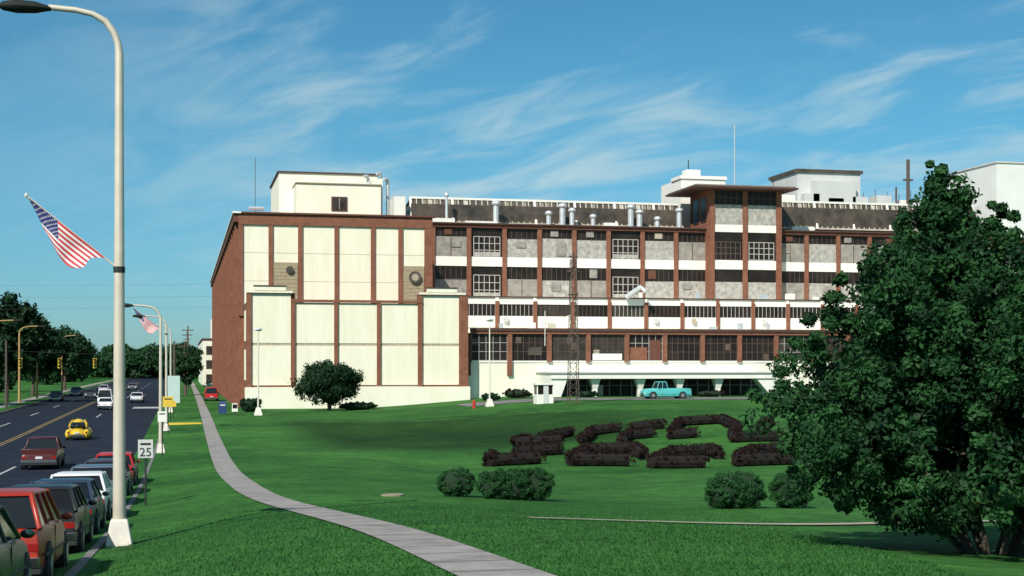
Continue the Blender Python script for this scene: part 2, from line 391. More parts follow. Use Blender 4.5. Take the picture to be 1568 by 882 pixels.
def hedge():
    c,s=.9743,.2254; e=empty('hedge_lettering')
    G=[[(1.5,79.5),(-1.2,78.2),(-1.2,81.5)],[(.4,86.5),(2.9,88)],
       [(3.3,77.6),(6.4,78.4)],[(3.3,77.6),(3.6,82),(4.6,87.5),(7.6,88.5),(7.8,84)],
       [(10.4,77.0),(7.6,76.4),(8.2,80),(9.6,85.5),(12.2,87.5),(12.2,84)],
       [(15.6,78.3),(12.4,77.4),(13,81),(14.6,86.5),(17,89)],
       [(3.2,95.0),(.3,94.2),(1.0,98)],[(2.3,104),(4.4,107.5)],
       [(4.7,95.5),(5.2,100),(6.0,107),(8.0,108)],
       [(7.4,95.5),(8.2,101)],[(9.0,107),(11.4,108)],[(8.2,101),(10,102)],
       [(12.9,100),(11.2,99.5),(11.9,104),(12.9,109),(16.2,109.8),(16.4,103)],
       [(18.3,96.5),(15,96),(15.6,100)],[(17.9,103),(19.6,108)]]
    cl=[]; mb=MB()
    for g in G:
        P=[]
        for (x0,d0),(x1,d1) in zip(g,g[1:]):
            L=math.hypot(x1-x0,d1-d0); n=max(2,int(L/.4))
            for i in range(n+1):
                t=i/n; P.append((x0+(x1-x0)*t,d0+(d1-d0)*t))
        pts=[]
        for X,D in P:
            a=c*X+s*D; b=-s*X+c*D; pts.append((a,b,zg(a,b)))
        for (a,b,z) in pts:
            for k in range(7):
                th=RNG.uniform(0,6.28); cl.append((a+.32*math.cos(th),b+.32*math.sin(th),z+RNG.uniform(.12,.62),.15))
            cl.append((a,b,z+.68,.19)); cl.append((a+.15,b,z+.66,.19))
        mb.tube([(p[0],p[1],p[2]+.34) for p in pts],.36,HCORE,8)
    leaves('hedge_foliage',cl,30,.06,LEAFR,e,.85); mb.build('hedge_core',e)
hedge()
def grass():
    N=90000
    r=RNG.uniform(0,1,N); b=13+ (r**1.9)*34; a=RNG.uniform(-1.55,13,N)*(.35+.65*b/30)
    a=np.where(a<-1.5,-1.5,a)
    keep=[]; Z=[]
    for x,y in zip(a,b):
        if abs(x-pcl(y))<.5 or (x>7 and abs(y-28.6)<.36): keep.append(False); Z.append(0)
        else: keep.append(True); Z.append(zg(x,y))
    k=np.array(keep); a=a[k]; b=b[k]; z=np.array(Z)[k]; n=len(a)
    th=RNG.uniform(0,6.28,n); h=RNG.uniform(.02,.05,n)*np.clip((47-b)/20,.2,1); w=.010
    P=np.stack([a,b,z],1); u=np.stack([np.cos(th),np.sin(th),np.zeros(n)],1)*w
    tip=P+np.stack([RNG.normal(0,.025,n),RNG.normal(0,.025,n),h],1)
    V=np.stack([P-u,P+u,tip],1).reshape(-1,3)
    mesh_quads('grass_blades',V,RNG.uniform(0,1,n),GRASSB,None,3)
grass()
def far():
    e=empty('distant_trees'); cl=[]
    def blob(a,b,h,w,n=26):
        z0=zg(a,b)
        for i in range(n):
            d=RNG.normal(size=3); d/=np.linalg.norm(d)
            cl.append((a+d[0]*w*.42,b+d[1]*w*.42,z0+h*.52+d[2]*h*.42,w*RNG.uniform(.13,.22)))
    for i in range(46):
        b=RNG.uniform(250,560); blob(-25-RNG.uniform(0,1)**.7*55-(b-250)*.02,b,RNG.uniform(8,13),RNG.uniform(9,14))
    for i in range(30):
        b=RNG.uniform(520,620); blob(-42+i*2.2,b,RNG.uniform(9,14),12)
    for i in range(60): blob(-220+i*13+RNG.uniform(-5,5),RNG.uniform(640,760),RNG.uniform(9,15),18,18)
    leaves('tree_mass',cl,60,.75,LEAFY,e)
far()
# ------------------------------------------------------------------ factory
F=empty('factory_building')
body=MB(); pan=MB(); pier=MB(); win=MB(); roof=MB()
body.box(6.5,30.1,174,320,-2,23.3,BRICK)
body.box(30.1,132,192,319,-2,24.3,BRICK)
body.box(33.2,132,178,192,-2,13.3,CREAM2)
body.box(33.5,132,170,178,-2,9.0,CREAM2)
body.box(7.2,33.4,168,174,-2,12.4,BRICK)
for y in range(176,318,6):
    pier.box(6.15,6.5,y,y+1.1,-2,22.3,BRICK)
    for z0,z1 in ((15.5,20.5),(9,13.5),(2.5,6.8)): win.box(6.44,6.498,y+1.8,y+5.2,z0,z1,GLASSB)
pier.box(5.95,6.5,173.7,320.3,22.3,23.3,BRICKD)
pier.box(5.8,6.8,173.4,320.5,23.3,23.5,WHITE)
pier.box(6.8,30.5,173.4,174.2,23.3,23.5,BRICKD)
for y in (169.2,171.4):
    for z in (3.3,7.9): win.box(7.12,7.198,y,y+1.4,z,z+3.6,CREAM)
ups=[(7.05,10.07),(10.6,13.6),(14.15,18.0),(18.5,22.45),(23.0,25.85),(26.4,29.1)]
for i,(x0,x1) in enumerate(ups):
    pan.box(x0,x1,173.9,174.02,11,22.0,CREAM)
    for z in (15.2,18.6): pan.box(x0+.02,x1-.02,173.888,173.9,z,z+.05,SEAM)
for x in (6.5,10.07,13.6,18.0,22.45,25.85,29.1):
    w={6.5:.55,10.07:.53,13.6:.55,18.0:.5,22.45:.55,25.85:.55,29.1:1.0}[x]
    pier.box(x,x+w,173.7,174.01,11,22.0,BRICK)
pier.box(6.5,30.1,173.66,174.015,22.0,23.3,BRICK)
for x0,x1,zt in ((10.6,13.6,17.5),(26.4,29.1,17.3)):
    pan.box(x0+.05,x1-.05,173.8,173.9,12,zt,TAN)
    for k in range(9): pan.box(x0+.05,x1-.05,173.76,173.8,13.2+k*.45,13.26+k*.45,SEAM)
pan.tube([(27.9,173.78,15.9),(27.9,173.45,15.9)],.75,GREYD,18); pan.tube([(27.9,173.5,15.9),(27.9,173.40,15.9)],.45,SEAM,14)
pan.tube([(12.6,173.78,16.6),(12.6,173.5,16.6)],.45,GREYD,18)
lp=[(7.75,12.3),(12.8,17.35),(17.8,22.4),(22.85,27.3),(27.85,32.3)]
for i,(x0,x1) in enumerate(lp):
    top=13.4 if i in (0,4) else 12.3
    pan.box(x0,x1,167.88,168.02,7.65,top,CREAM); pan.box(x0,x1,167.88,168.02,2.72,7.35,CREAM)
    pan.box(x0,x1,167.93,168.02,7.35,7.65,SEAM)
    for k in range(1,4):
        xx=x0+(x1-x0)*k/4; pan.box(xx,xx+.04,167.872,167.88,2.72,top,CREAM2)
for x0,x1 in ((7.2,7.75),(12.3,12.8),(17.35,17.8),(22.4,22.85),(27.3,27.85),(32.3,33.4)):
    top=12.45 if 12<x0<27 else 13.5
    pier.box(x0,x1,167.65,168.03,2.5,top,BRICK)
pier.box(12.3,27.85,167.6,168.04,12.45,12.75,BRICK)
for x0,x1 in ((7.2,12.8),(27.3,33.4)):
    pan.box(x0+.2,x1-.3,167.75,168.3,13.5,13.75,CREAM); pier.box(x0,x1,167.6,168.4,13.4,13.5,BROWN)
    xm=(x0+x1)/2; pan.box(xm-1.9,xm+1.7,167.7,168.35,13.75,14.25,CREAM); pier.box(xm-2.0,xm+1.8,167.62,168.4,14.25,14.38,BROWN)
    body.box(x0,x1,168.1,168.6,12.4,13.4,BRICK)
pan.box(7.0,33.6,167.45,168.0,-2,2.5,CREAM2); pan.box(12.8,27.3,167.55,167.87,2.5,2.62,SEAM)
pan.box(33.6,34.4,169.4,170,-2,3.8,CREAM2)
pier.box(33.4,34.1,169.55,170,3.8,9.0,BRICKD)
def mull(x0,x1,y,z0,z1,nx,nz,m,t=.07,d=.05):
    for k in range(nx+1):
        x=x0+(x1-x0)*k/nx; win.box(x-t/2,x+t/2,y-d,y,z0,z1,m)
    for k in range(nz+1):
        z=z0+(z1-z0)*k/nz; win.box(x0,x1,y-d*.8,y-.002,z-t/2,z+t/2,m)
random.seed(3)
NB=19
for k in range(NB):
    x0=34.0+5*k; x1=x0+5; a0,a1=x0+.3,x1-.3
    win.box(a0,a1,169.93,170.02,5.65,8.9,GLASS if random.random()<.6 else GLASSB)
    mull(a0,a1,169.93,5.65,8.9,6 if k%2 else 5,3,FRAMED if k%4 else FRAME,.055)
    for q in range(6):
        if random.random()<.3:
            xq=a0+random.uniform(0,3.4); zq=5.7+random.uniform(0,2.2); win.box(xq,xq+.7,169.9,169.925,zq,zq+.8,random.choice([STUCCO2,FRAMED,SEAM]))
    if k==4: pan.box(a0+.1,a0+2.4,169.85,169.92,5.7,7.3,BRICK); pan.box(a0+2.7,a1-.2,169.85,169.92,5.7,8.2,BRICKD)
    if k==3: pan.box(a0+.3,a1-.3,169.85,169.92,5.7,6.5,WHITE)
    if k==1: pan.box(a0+2,a1-.6,169.84,169.92,6.3,7.3,GREYD)
    pier.box(x0-.28,x0+.28,169.6,170.03,5.5 if k!=1 else 3.8,8.9,BRICK)
    pan.box(x0+.28,x1-.28,169.9,170.03,5.4,5.65,WHITE)
pier.box(34.1,130,169.55,170.04,8.9,9.25,BRICK); pan.box(34.1,130,169.4,170.1,9.25,9.6,BROWN)
for k in range(NB):
    x0=34.2+5*k; x1=x0+5
    win.box(x0+.25,x1-.25,177.93,178.02,11.37,12.9,GLASSB if random.random()<.4 else GLASS)
    mull(x0+.25,x1-.25,177.93,11.37,12.9,8,1,FRAME if random.random()<.3 else FRAMED,.055)
    pier.box(x0-.25,x0+.25,177.65,178.03,9.0,13.3,BRICK)
    pan.box(x0+.25,x1-.25,177.85,178.03,9.9,11.37,WHITE)
    pan.box(x0+.25,x1-.25,177.8,178.04,12.9,13.75,WHITE)
    if random.random()<.5: xq=x0+random.uniform(.5,3.5); pan.box(xq,xq+.5,177.4,177.85,10.6,11.2,random.choice([SEAM,GREY,LGREY]))
pier.box(33.2,130,177.6,178.3,13.75,13.9,BROWN)
winb={(1,1),(5,1),(9,1),(1,0),(5,0)}
for k in range(NB):
    x0=33.4+5*k-.1; x1=x0+5; Y=192
    pier.box(x0-.3,x0+.3,Y-.4,Y+.03,11,24.0,BRICK)
    a0,a1=x0+.3,x1-.3
    for fl,(zs0,zp1,zt) in enumerate(((14.4,16.9,18.7),(20.0,22.6,24.0))):
        win.box(a0,a1,Y-.06,Y+.02,zs0,zt,GLASS)
        if (k,fl) in winb:
            mull(a0+.4,a1-.3,Y-.06,zs0,zt-1.2,5,3,FRAME,.085,.06); pan.box(a0+.45,a1-.35,Y-.08,Y-.06,zs0+.1,zs0+.7,STUCCO)
        else:
            r=random.random(); m=STUCCO if r<.65 else STUCCO2
            pan.box(a0,a1,Y-.16,Y-.05,zs0,zp1+random.uniform(-.1,.15),m)
            if r>.7: pan.box((a0+a1)/2-.05,(a0+a1)/2+.05,Y-.18,Y-.16,zs0,zp1,BROWN)
            mull(a0,a1,Y-.06,zp1,zt-.1,6,1,FRAMED,.05)
            if random.random()<.4: 
                s0=a0+random.uniform(.2,2.5); pan.box(s0,s0+1.3,Y-.3,Y-.17,zs0+random.uniform(.3,1.6),zs0+2.2,STUCCO2)
            if random.random()<.35: 
                s0=a0+random.uniform(.2,2.5); pan.box(s0,s0+1.1,Y-.2,Y-.07,zp1+.4,zt-.2,random.choice([BRICKD,SEAM,STUCCO2]))
    pan.box(a0,a1,Y-.22,Y+.025,18.7,20.0,WHITE)
    pan.box(a0,a1,Y-.22,Y+.025,13.3,14.4,WHITE)
pier.box(30.1,130,191.5,192.04,24.0,24.45,BRICKD); roof.box(30.1,130,191.2,192.3,24.45,24.62,BROWN)
for k in range(16):
    x=random.uniform(35,100); z=random.choice([9.7,13.95]); y=173 if z<10 else 180
    w=random.uniform(.4,1.1); roof.box(x,x+w,y,y+w,9.0 if z<10 else 13.3,z+random.uniform(.3,.9),random.choice([SILVER,WHITE,GREY]))
pan.tube([(56.2,177,13.9),(57.9,176,15.2),(58.4,175.6,14.6)],.35,SILVER,10)
tx0,tx1=72.75,83.6
body.box(tx0,tx1,190.2,198,13.3,30.0,BRICK)
for x0,x1 in ((73.4,77.7),(78.4,82.8)):
    win.box(x0,x1,190.12,190.22,27.9,29.9,GLASS); mull(x0,x1,190.12,27.9,29.9,5,2,FRAMED,.07)
    pan.box(x0,x1,190.06,190.21,25.05,27.9,STUCCO); pan.box(x0,x1,190.0,190.215,24.0,25.05,WHITE)
    win.box(x0,x1,190.12,190.22,20.0,24.0,GLASS); mull(x0+.3,x1-.3,190.12,20.1,22.6,5,3,FRAME if x0>75 else FRAMED,.09)
    pan.box(x0,x1,190.0,190.215,18.7,20.0,WHITE); win.box(x0,x1,190.12,190.22,14.5,18.7,GLASS); pan.box(x0,x1,190.04,190.21,14.5,16.9,STUCCO)
for x0,x1 in ((72.75,73.4),(77.7,78.4),(82.8,83.6)): pier.box(x0,x1,189.8,190.21,13.4,29.95,BRICK)
for y in (191.5,194.5): win.box(tx0-.06,tx0-.002,y,y+2,25.5,29,GLASS)
roof.box(69.6,85.2,187.6,200,30.0,30.25,BROWN); roof.box(69.9,84.9,187.9,199.7,30.25,30.45,ROOF)
def monitor(x0,x1,y,z0,z1,step=1.2):
    roof.box(x0,x1,y,y+7,z0-1,z1-.9,GREYD)
    roof.quad((x0,y-.02,z0),(x1,y-.02,z0),(x1,y+1.2,z1),(x0,y+1.2,z1),GREYD)
    roof.quad((x0,y+1.2,z1),(x1,y+1.2,z1),(x1,y+7,z1-.9),(x0,y+7,z1-.9),ROOF)
    roof.box(x0-.1,x1+.1,y+1.0,y+1.4,z1-.1,z1+.2,WHITE)
    P=lambda x,t,o=.04:(x,y-.02+1.22*t-o,z0+(z1-z0)*t+o*.3)
    x=x0;k=0
    while x<x1-.6:
        if k%7==0: roof.tube([P(x,0,.08),P(x,1,.08)],.22,WHITE,4)
        else: roof.tube([P(x,0),P(x,1)],.10,GREY,4)
        r=random.random()
        if r<.35: roof.quad(P(x,.5,.03),P(x+.55,.5,.03),P(x+.55,.97,.03),P(x,.97,.03),random.choice([MONP,MONP,GREY]))
        if r>.65: roof.quad(P(x,.05,.03),P(x+.55,.05,.03),P(x+.55,.47,.03),P(x,.47,.03),random.choice([MONP,ROOF,BRICKD]))
        x+=.85;k+=1
    for t,r_ in ((.02,.16),(.5,.12)): roof.tube([P(x0,t,.07),P(x1,t,.07)],r_,GREY,4)
monitor(31,70.5,196,25.0,28.5); monitor(86,121,196,25.3,29.4)
roof.box(28.4,30.0,195,200,23.4,28.4,WHITE)
for x0,x1,z1 in ((31.5,36.5,25.3),(38,42.5,25.0),(58,60,25.2),(86.5,90,25.3)): roof.box(x0,x1,192.6,193.6,24.62,z1,WHITE)
roof.box(12.1,24.9,186,203,23.3,30.0,CREAM2); roof.box(11.9,25.1,185.8,203.2,30.0,30.18,BROWN)
roof.box(13.9,24.6,180.5,186,23.3,28.0,CREAM2); roof.box(13.8,24.7,180.3,186,28.0,28.12,SEAM)
roof.box(18.3,20.3,180.38,180.5,24.6,26.4,BROWN); roof.box(18.55,20.05,180.33,180.38,24.8,26.2,GLASSB); roof.box(19.27,19.33,180.3,180.33,24.8,26.2,FRAME)
roof.box(23.6,24.9,181,184,23.3,28.9,CREAM2); 
for x,h in ((24.8,29.3),(25.7,28.6),(23.2,28.9)):
    roof.tube([(x,182,23.3),(x,182,h),(x-.2,181.7,h+.4),(x-.6,181.4,h+.3)],.22,SILVER,8)
roof.box(8.3,9.6,181,182,23.3,23.9,SILVER); roof.tube([(8.8,180,23.3),(8.8,180,31)],.035,GREYD,5); roof.tube([(8.0,180,24.6),(9.8,180,24.6)],.25,SILVER,6)
roof.box(72.4,79.4,201,210,24.3,32.9,WHITE); roof.box(72.2,79.6,200.8,205,32.9,33.4,WHITE); roof.box(74,76.2,203,205,33.4,34.6,WHITE)
roof.box(91.5,102,202,212,24.3,34.6,LGREY); roof.box(91.2,102.3,201.7,212.3,34.6,35.1,GREYD); roof.box(93.5,100.5,200.5,202,30,33.2,LGREY)
for k in range(8): roof.box(84+k*4,86.5+k*4,200.5,203,24.3,30.6+.3*(k%3),random.choice([WHITE,LGREY]))
roof.box(118.3,131,190.5,205,24.3,35.3,OFFW); roof.box(118.1,131.2,190.3,205.2,35.3,35.5,LGREY)
roof.tube([(80.5,200,24),(80.5,200,41)],.07,LAMPM,5); roof.tube([(75,205,34),(75,205,36.3)],.08,BLACKM,5)
roof.tube([(109,200,24),(109,200,36.8)],.28,WOOD,8); roof.box(108.2,109.8,199.9,200.1,33.5,33.8,WOOD); roof.tube([(107,200,24),(107,200,32.5)],.15,WOOD,6)
roof.tube([(88,203,30),(88,203,33.5)],.06,BLACKM,5)
for x in range(96,112,2): roof.tube([(x,201,30),(x,201,31.6+(x%3)*.3)],.05,GREYD,5)
for x,h,r in ((35.6,29.0,.2),(42.6,28.0,.42),(50.2,26.8,.36),(52.2,27.9,.42),(53.6,27.3,.36),(56.7,26.5,.34),(62.3,28.0,.42),(63.6,27.3,.42),(66.3,26.4,.34),(69.6,27.7,.4)):
    roof.tube([(x,194,24.3),(x,194,h-.5)],r,SILVER,10); roof.ell((x,194,h-.35),(r*1.6,r*1.6,.4),SILVER,12,6)
win.box(43,72,169.86,169.96,1.0,3.3,GLASS); 
x=43
while x<72: win.box(x,x+.12,169.78,169.86,1.0,3.3,FRAME); x+=1.45
win.box(43,72,169.79,169.86,2.5,2.58,FRAME)
pan.box(42.5,71.2,163.2,169.9,3.45,4.1,WHITE); pan.box(42.3,71.4,163.0,169.95,4.1,4.25,LGREY)
pan.add([(42.5,163.4,3.5),(44.6,163.4,3.5),(43.4,163.4,.2),(42.6,163.4,.2),(42.5,169.5,3.5),(44.6,169.5,3.5),(43.4,169.5,.2),(42.6,169.5,.2)],[(0,1,2,3),(7,6,5,4),(0,3,7,4),(1,5,6,2),(0,4,5,1),(3,2,6,7)],WHITE)
pan.add([(68.6,163.4,3.45),(71.2,163.4,3.45),(71.9,163.4,.6),(71.2,163.4,.6),(68.6,165,3.45),(71.2,165,3.45),(71.9,165,.6),(71.2,165,.6)],[(0,1,2,3),(7,6,5,4),(0,3,7,4),(1,5,6,2),(0,4,5,1),(3,2,6,7)],WHITE)
for x in (48.2,53.9,58.9,63.9):
    pan.loft([[(x-.3,164,.2),(x+.3,164,.2),(x+.3,164.6,.2),(x-.3,164.6,.2)],[(x-.28,164,2.2),(x+.28,164,2.2),(x+.28,164.6,2.2),(x-.28,164.6,2.2)],[(x-.6,163.7,3.45),(x+.6,163.7,3.45),(x+.6,165,3.45),(x-.6,165,3.45)]],WHITE)
pan.box(50,50.9,169.7,169.8,1.2,2.6,WHITE); pan.box(60.5,61.3,169.6,169.75,1.2,2.5,TAN)
body.build('walls',F); pan.build('panels_and_canopy',F); pier.build('brick_piers',F); win.build('windows',F); roof.build('roof_structures',F)
w=MB(); w.box(4.5,14,340,430,-1,11,CREAM2); w.box(4.3,14.2,339.8,430.2,11,11.4,BROWN); w.box(6.5,10,345,352,11.4,16,CREAM2)
for i in range(3):
    for j in range(3): w.box(5.3+i*3,7+i*3,339.9,339.99,1+j*3.3,3+j*3.3,GLASSB)
e=empty('warehouse_building'); w.build('walls_and_windows',e)
# ------------------------------------------------------------------ street furniture
def flagmat():
    return (mat('flag_red',(.50,.035,.04),.8,.08,5),mat('flag_white',(.72,.70,.68),.8,.05,5),mat('flag_blue',(.02,.03,.13),.8,.1,5))
def flag(mb,A,B,C,D,amp=.06):
    r,w,bl=flagmat(); A,B,C,D=map(Vector,(A,B,C,D)); nu,nv=60,39
    nrm=(B-A).cross(D-A).normalized(); vs=[]
    for j in range(nv+1):
        for i in range(nu+1):
            u,v=i/nu,j/nv; p=(A*(1-u)+B*u)*(1-v)+(D*(1-u)+C*u)*v
            p=p+nrm*amp*math.sin(u*9+v*3)*(.3+u)+nrm*amp*.7*math.sin(v*7-u*4)+Vector((0,0,-1))*.10*math.sin(u*math.pi)*v+Vector((.03,0,-.03))*math.sin(v*8+u*2)*u
            vs.append(tuple(p))
    gr={r:[],w:[],bl:[]}
    for j in range(nv):
        for i in range(nu):
            f=(j*(nu+1)+i,j*(nu+1)+i+1,(j+1)*(nu+1)+i+1,(j+1)*(nu+1)+i)
            if i<24 and j<21:
                star=(i%4==1 and j%4==1) or (i%4==3 and j%4==3); m=w if star else bl
            else: m=r if (j//3)%2==0 else w
            gr[m].append(f)
    for m in gr: mb.add(vs,gr[m],m)
def streetlamp(a,b,h,arm,base=True,withflag=False,m=LAMPM,name='street_lamp',dirx=-1,rr=.1,fl=1.0):
    e=empty(name,(a,b,zg(a,b))); mb=MB(); z1=h-.9
    pts=[(0,0,.45),(0,0,h*.5),(0,0,z1)]+[(dirx*arm*x,0,z1+.85*y) for x,y in ((.02,.25),(.08,.5),(.2,.75),(.38,.9),(.62,.97),(1,1))]
    mb.tube(pts,[rr*1.25,rr,rr*.8]+[rr*.66]*3+[rr*.55]*3,m,12); mb.build('pole_and_arm',e,True)
    if base:
        mb=MB(); mb.loft([[(x*s,y*s,z) for x,y in ((-1,-1),(1,-1),(1,1),(-1,1))] for s,z in ((.26,-.2),(.25,.06),(.17,.5),(.15,.54))],LAMPB); mb.build('base',e,bevel=.015)
    hd=MB(); x0=dirx*arm
    secs=[]
    for t,w,hh in ((0,.06,.05),(.12,.1,.08),(.3,.17,.13),(.65,.19,.15),(.9,.14,.10),(1.0,.04,.03)):
        x=x0+dirx*(t*1.0-.05); zc=h-.08
        secs.append([(x,w*math.cos(q),zc+hh*math.sin(q)*(1 if math.sin(q)>0 else .75)) for q in [k*math.pi/6 for k in range(12)]])
    hd.loft(secs,mat('lamp_head',(.02,.024,.02),.75,.2,4,spec=.2)); hd.build('lamp_head',e,True)
    if withflag:
        fz=5.5*h/10.7 if fl==1 else 5.2*fl; k=fl
        mb=MB(); tip=Vector((-1.78*k,.1,fz+1.45*k)); mb.tube([(0,0,fz),tuple(tip)],.018,LAMPM,6); mb.ell(tuple(tip),(.035,.035,.05),LAMPB,8,6)
        mb.tube([(0,0,fz-.06),(0,0,fz+.06)],rr*1.1,BLACKM,10)
        mb.build('flag_staff',e)
        mb=MB(); A=tip*1.0+Vector((.02,-.01,-.03)); flag(mb,A,A+Vector((1.45*k,-.25*k,-1.16*k)),A+Vector((.92*k,-.33*k,-1.44*k)),A+Vector((.48*k,-.1*k,-.93*k)),.05*k); mb.build('flag',e,True)
    return e
streetlamp(-1.24,29.5,10.75,1.35,withflag=True,rr=.105)
streetlamp(-1.3,88,8.9,1.6,base=True)
streetlamp(-1.3,118,9.3,1.7,withflag=True,fl=1.5)
streetlamp(-1.3,160,9.6,1.8)
for b,h in ((160,10),(186,10),(208,10),(250,10)): streetlamp(K1-.5,b,h,2.2,base=False,m=ORANGEP,dirx=1,rr=.13)
for a,b,h in ((7.5,147.5,8.8),(31.7,147.5,9.2)):
    e=empty('light_pole',(a,b,zg(a,b))); mb=MB(); mb.tube([(0,0,.5),(0,0,h)],[.09,.06],LAMPB,8); mb.loft([[(x*s,y*s,z) for x,y in ((-1,-1),(1,-1),(1,1),(-1,1))] for s,z in ((.4,-.2),(.4,.1),(.2,.8))],LAMPB)
    mb.build('pole',e); mb=MB(); mb.ell((0,0,h),(.45,.2,.14),SILVER,12,6); mb.box(-.5,.5,-.04,.04,h-.2,h-.12,LAMPB); mb.build('lamp_head',e)
def lattice(a,b,h):
    e=empty('lattice_mast',(a,b,zg(a,b))); mb=MB(); w0,w1=.5,.26
    cor=[(-1,-1),(1,-1),(1,1),(-1,1)]
    P=lambda k,z:(cor[k%4][0]*(w0+(w1-w0)*z/h),cor[k%4][1]*(w0+(w1-w0)*z/h),z)
    for k in range(4): mb.tube([P(k,-.3),P(k,h)],.045,WOOD,4)
    n=18
    for i in range(n):
        z0,z1=h*i/n,h*(i+1)/n
        for k in range(4):
            mb.tube([P(k,z0),P(k+1,z1)],.026,WOOD,4); mb.tube([P(k,z1),P(k+1,z1)],.026,WOOD,4)
    mb.build('lattice',e)
    mb=MB(); mb.tube([(0,0,h-2),(0,0,h+.8)],.09,WOOD,6)
    for z,l in ((h+.3,.9),(h-1.2,1.2),(h-3.6,1.0)): mb.box(-l/2,l/2,-.1,.1,z-.09,z+.09,WOOD)
    mb.tube([(.2,0,6.2),(1.6,0,6.6),(1.6,0,5.8)],.05,WOOD,4); mb.tube([(-.2,0,9.2),(-3.2,0,8.2)],.06,LAMPB,4); mb.tube([(-3.0,0,6),(-3.0,0,9.6)],.05,LAMPB,5)
    mb.build('antennas',e)
lattice(39.2,141.4,14.9)
e=empty('guard_booth',(37.2,146,zg(37.2,146))); mb=MB()
mb.box(-.9,.9,-.8,.8,-.2,.95,WHITE); mb.box(-.82,.82,-.72,.72,.95,1.95,GLASS)
for x in (-.86,-.03,.8): mb.box(x,x+.07,-.8,-.73,.95,1.95,WHITE)
for y in (-.76,.7): mb.box(-.9,-.83,y,y+.06,.95,1.95,WHITE)
mb.box(-1.05,1.05,-.95,.95,1.95,2.15,WHITE); mb.box(-.2,.35,-.84,-.8,0,1.9,LGREY); mb.build('booth',e,bevel=.01)
def sign(name,a,b,h,w,hh,m,pole=BLACKM,lines=True,numeral=None):
    e=empty(name,(a,b,zg(a,b))); mb=MB(); mb.tube([(0,0,-.3),(0,0,h)],.035,pole,6); mb.build('post',e)
    mb=MB(); mb.box(-w/2,w/2,-.07,-.045,h-hh,h,m); 
    if lines:
        mb.box(-w*.35,w*.35,-.075,-.07,h-hh*.3,h-hh*.18,BLACKM)
    mb.build('plate',e,bevel=.004)
    if numeral:
        cu=bpy.data.curves.new('numeral','FONT'); cu.body=numeral; cu.size=hh*.66; cu.align_x='CENTER'; cu.extrude=.003; cu.materials.append(BLACKM)
        t=bpy.data.objects.new('numeral',cu); scn.collection.objects.link(t); t.parent=e; t.location=(0,-.078,h-hh*.9); t.rotation_euler=(math.pi/2,0,0)
sign('speed_limit_sign',-1.15,46.5,2.1,.46,.58,LGREY,numeral='25')
sign('parking_sign',-1.15,84,2.6,.5,.6,WHITE)
sign('warning_sign',-1.1,112,2.9,.8,.8,YEL)
sign('warning_sign',-1.1,135,1.9,1.0,.5,YEL)
sign('information_sign',-.9,140,4.2,1.25,2.6,TEAL,lines=False)
e=empty('mailbox',(4.0,150,zg(4,150))); mb=MB(); BL=mat('mailbox_blue',(.02,.05,.14),.5,.1,3)
mb.loft([[(-.4,-.35,z0),(.4,-.35,z0),(.4,.35,z0),(-.4,.35,z0)] for z0 in (.15,1.1)]+[[(-.36,-.3,1.3),(.36,-.3,1.3),(.36,.3,1.3),(-.36,.3,1.3)],[(-.2,-.2,1.42),(.2,-.2,1.42),(.2,.2,1.42),(-.2,.2,1.42)]],BL)
for x in(-.33,.27):
    for y in(-.3,.24): mb.box(x,x+.06,y,y+.06,-.1,.15,BL)
mb.box(-.25,.25,-.37,-.35,.95,1.05,WHITE); mb.build('box',e)
e=empty('newspaper_box',(5.2,149,zg(5.2,149))); mb=MB(); mb.box(-.3,.3,-.25,.25,.35,1.2,WHITE,.03); mb.box(-.22,.22,-.27,-.25,.7,1.1,GLASS); mb.box(-.08,.08,-.08,.08,-.1,.35,GREYD); mb.build('box',e)
e=empty('fire_hydrant',(29.9,147,zg(29.9,147))); mb=MB(); RD=mat('hydrant_red',(.5,.04,.02),.5,.1,4)
mb.tube([(0,0,-.1),(0,0,.1),(0,0,.12),(0,0,.65),(0,0,.7),(0,0,.85)],[.2,.2,.14,.14,.17,.05],RD,12); mb.tube([(-.22,0,.5),(.22,0,.5)],.07,RD,8); mb.tube([(0,-.22,.45),(0,0,.45)],.08,RD,8); mb.build('body',e)
def signal(a,b,z):
    e=empty('traffic_light',(a,b,z)); mb=MB(); Y=YEL
    mb.box(-.2,.2,-.12,.12,-.6,.6,Y); 
    for k,m in ((.38,TAIL),(0,mat('amber_lens',(.5,.25,.02),.3,.1,4)),(-.38,mat('green_lens',(.02,.25,.12),.3,.1,4))):
        mb.tube([(0,-.12,k),(0,-.14,k)],.13,m,12); mb.tube([(0,-.12,k+.05),(0,-.34,k+.05)],.155,BLACKM,10,False)
    mb.tube([(0,0,.6),(0,0,1.1)],.03,BLACKM,5); mb.build('housing',e)
for a,b in ((-10.2,176),(-14.2,176),(-18.6,176)): signal(a,b,5.3)
for a in (-1.0,K1-.9):
    e=empty('utility_pole',(a,176,zg(a,176))); mb=MB(); mb.tube([(0,0,-.3),(0,0,8)],[.16,.11],WOOD,8)
    if a>-2: mb.tube([(0,0,6.8),(-10,0,6.45),(K1-.9-a,0,6.8)],.025,BLACKM,4)
    mb.build('pole_and_span_wire',e)
for a,b in ((1.0,300),(1.0,350),(.3,245)):
    e=empty('utility_pole',(a,b,zg(a,b))); mb=MB(); mb.tube([(0,0,-.3),(0,0,13 if b!=245 else 9)],[.2,.13],WOOD,8); h=12 if b!=245 else 8; mb.box(-1.2,1.2,-.07,.07,h,h+.2,WOOD); mb.box(-.9,.9,-.07,.07,h-1,h-.85,WOOD); mb.build('pole',e)
e=empty('overhead_wires'); mb=MB(); WIRE=mat('wire',(.08,.08,.08),.6,.1,3)
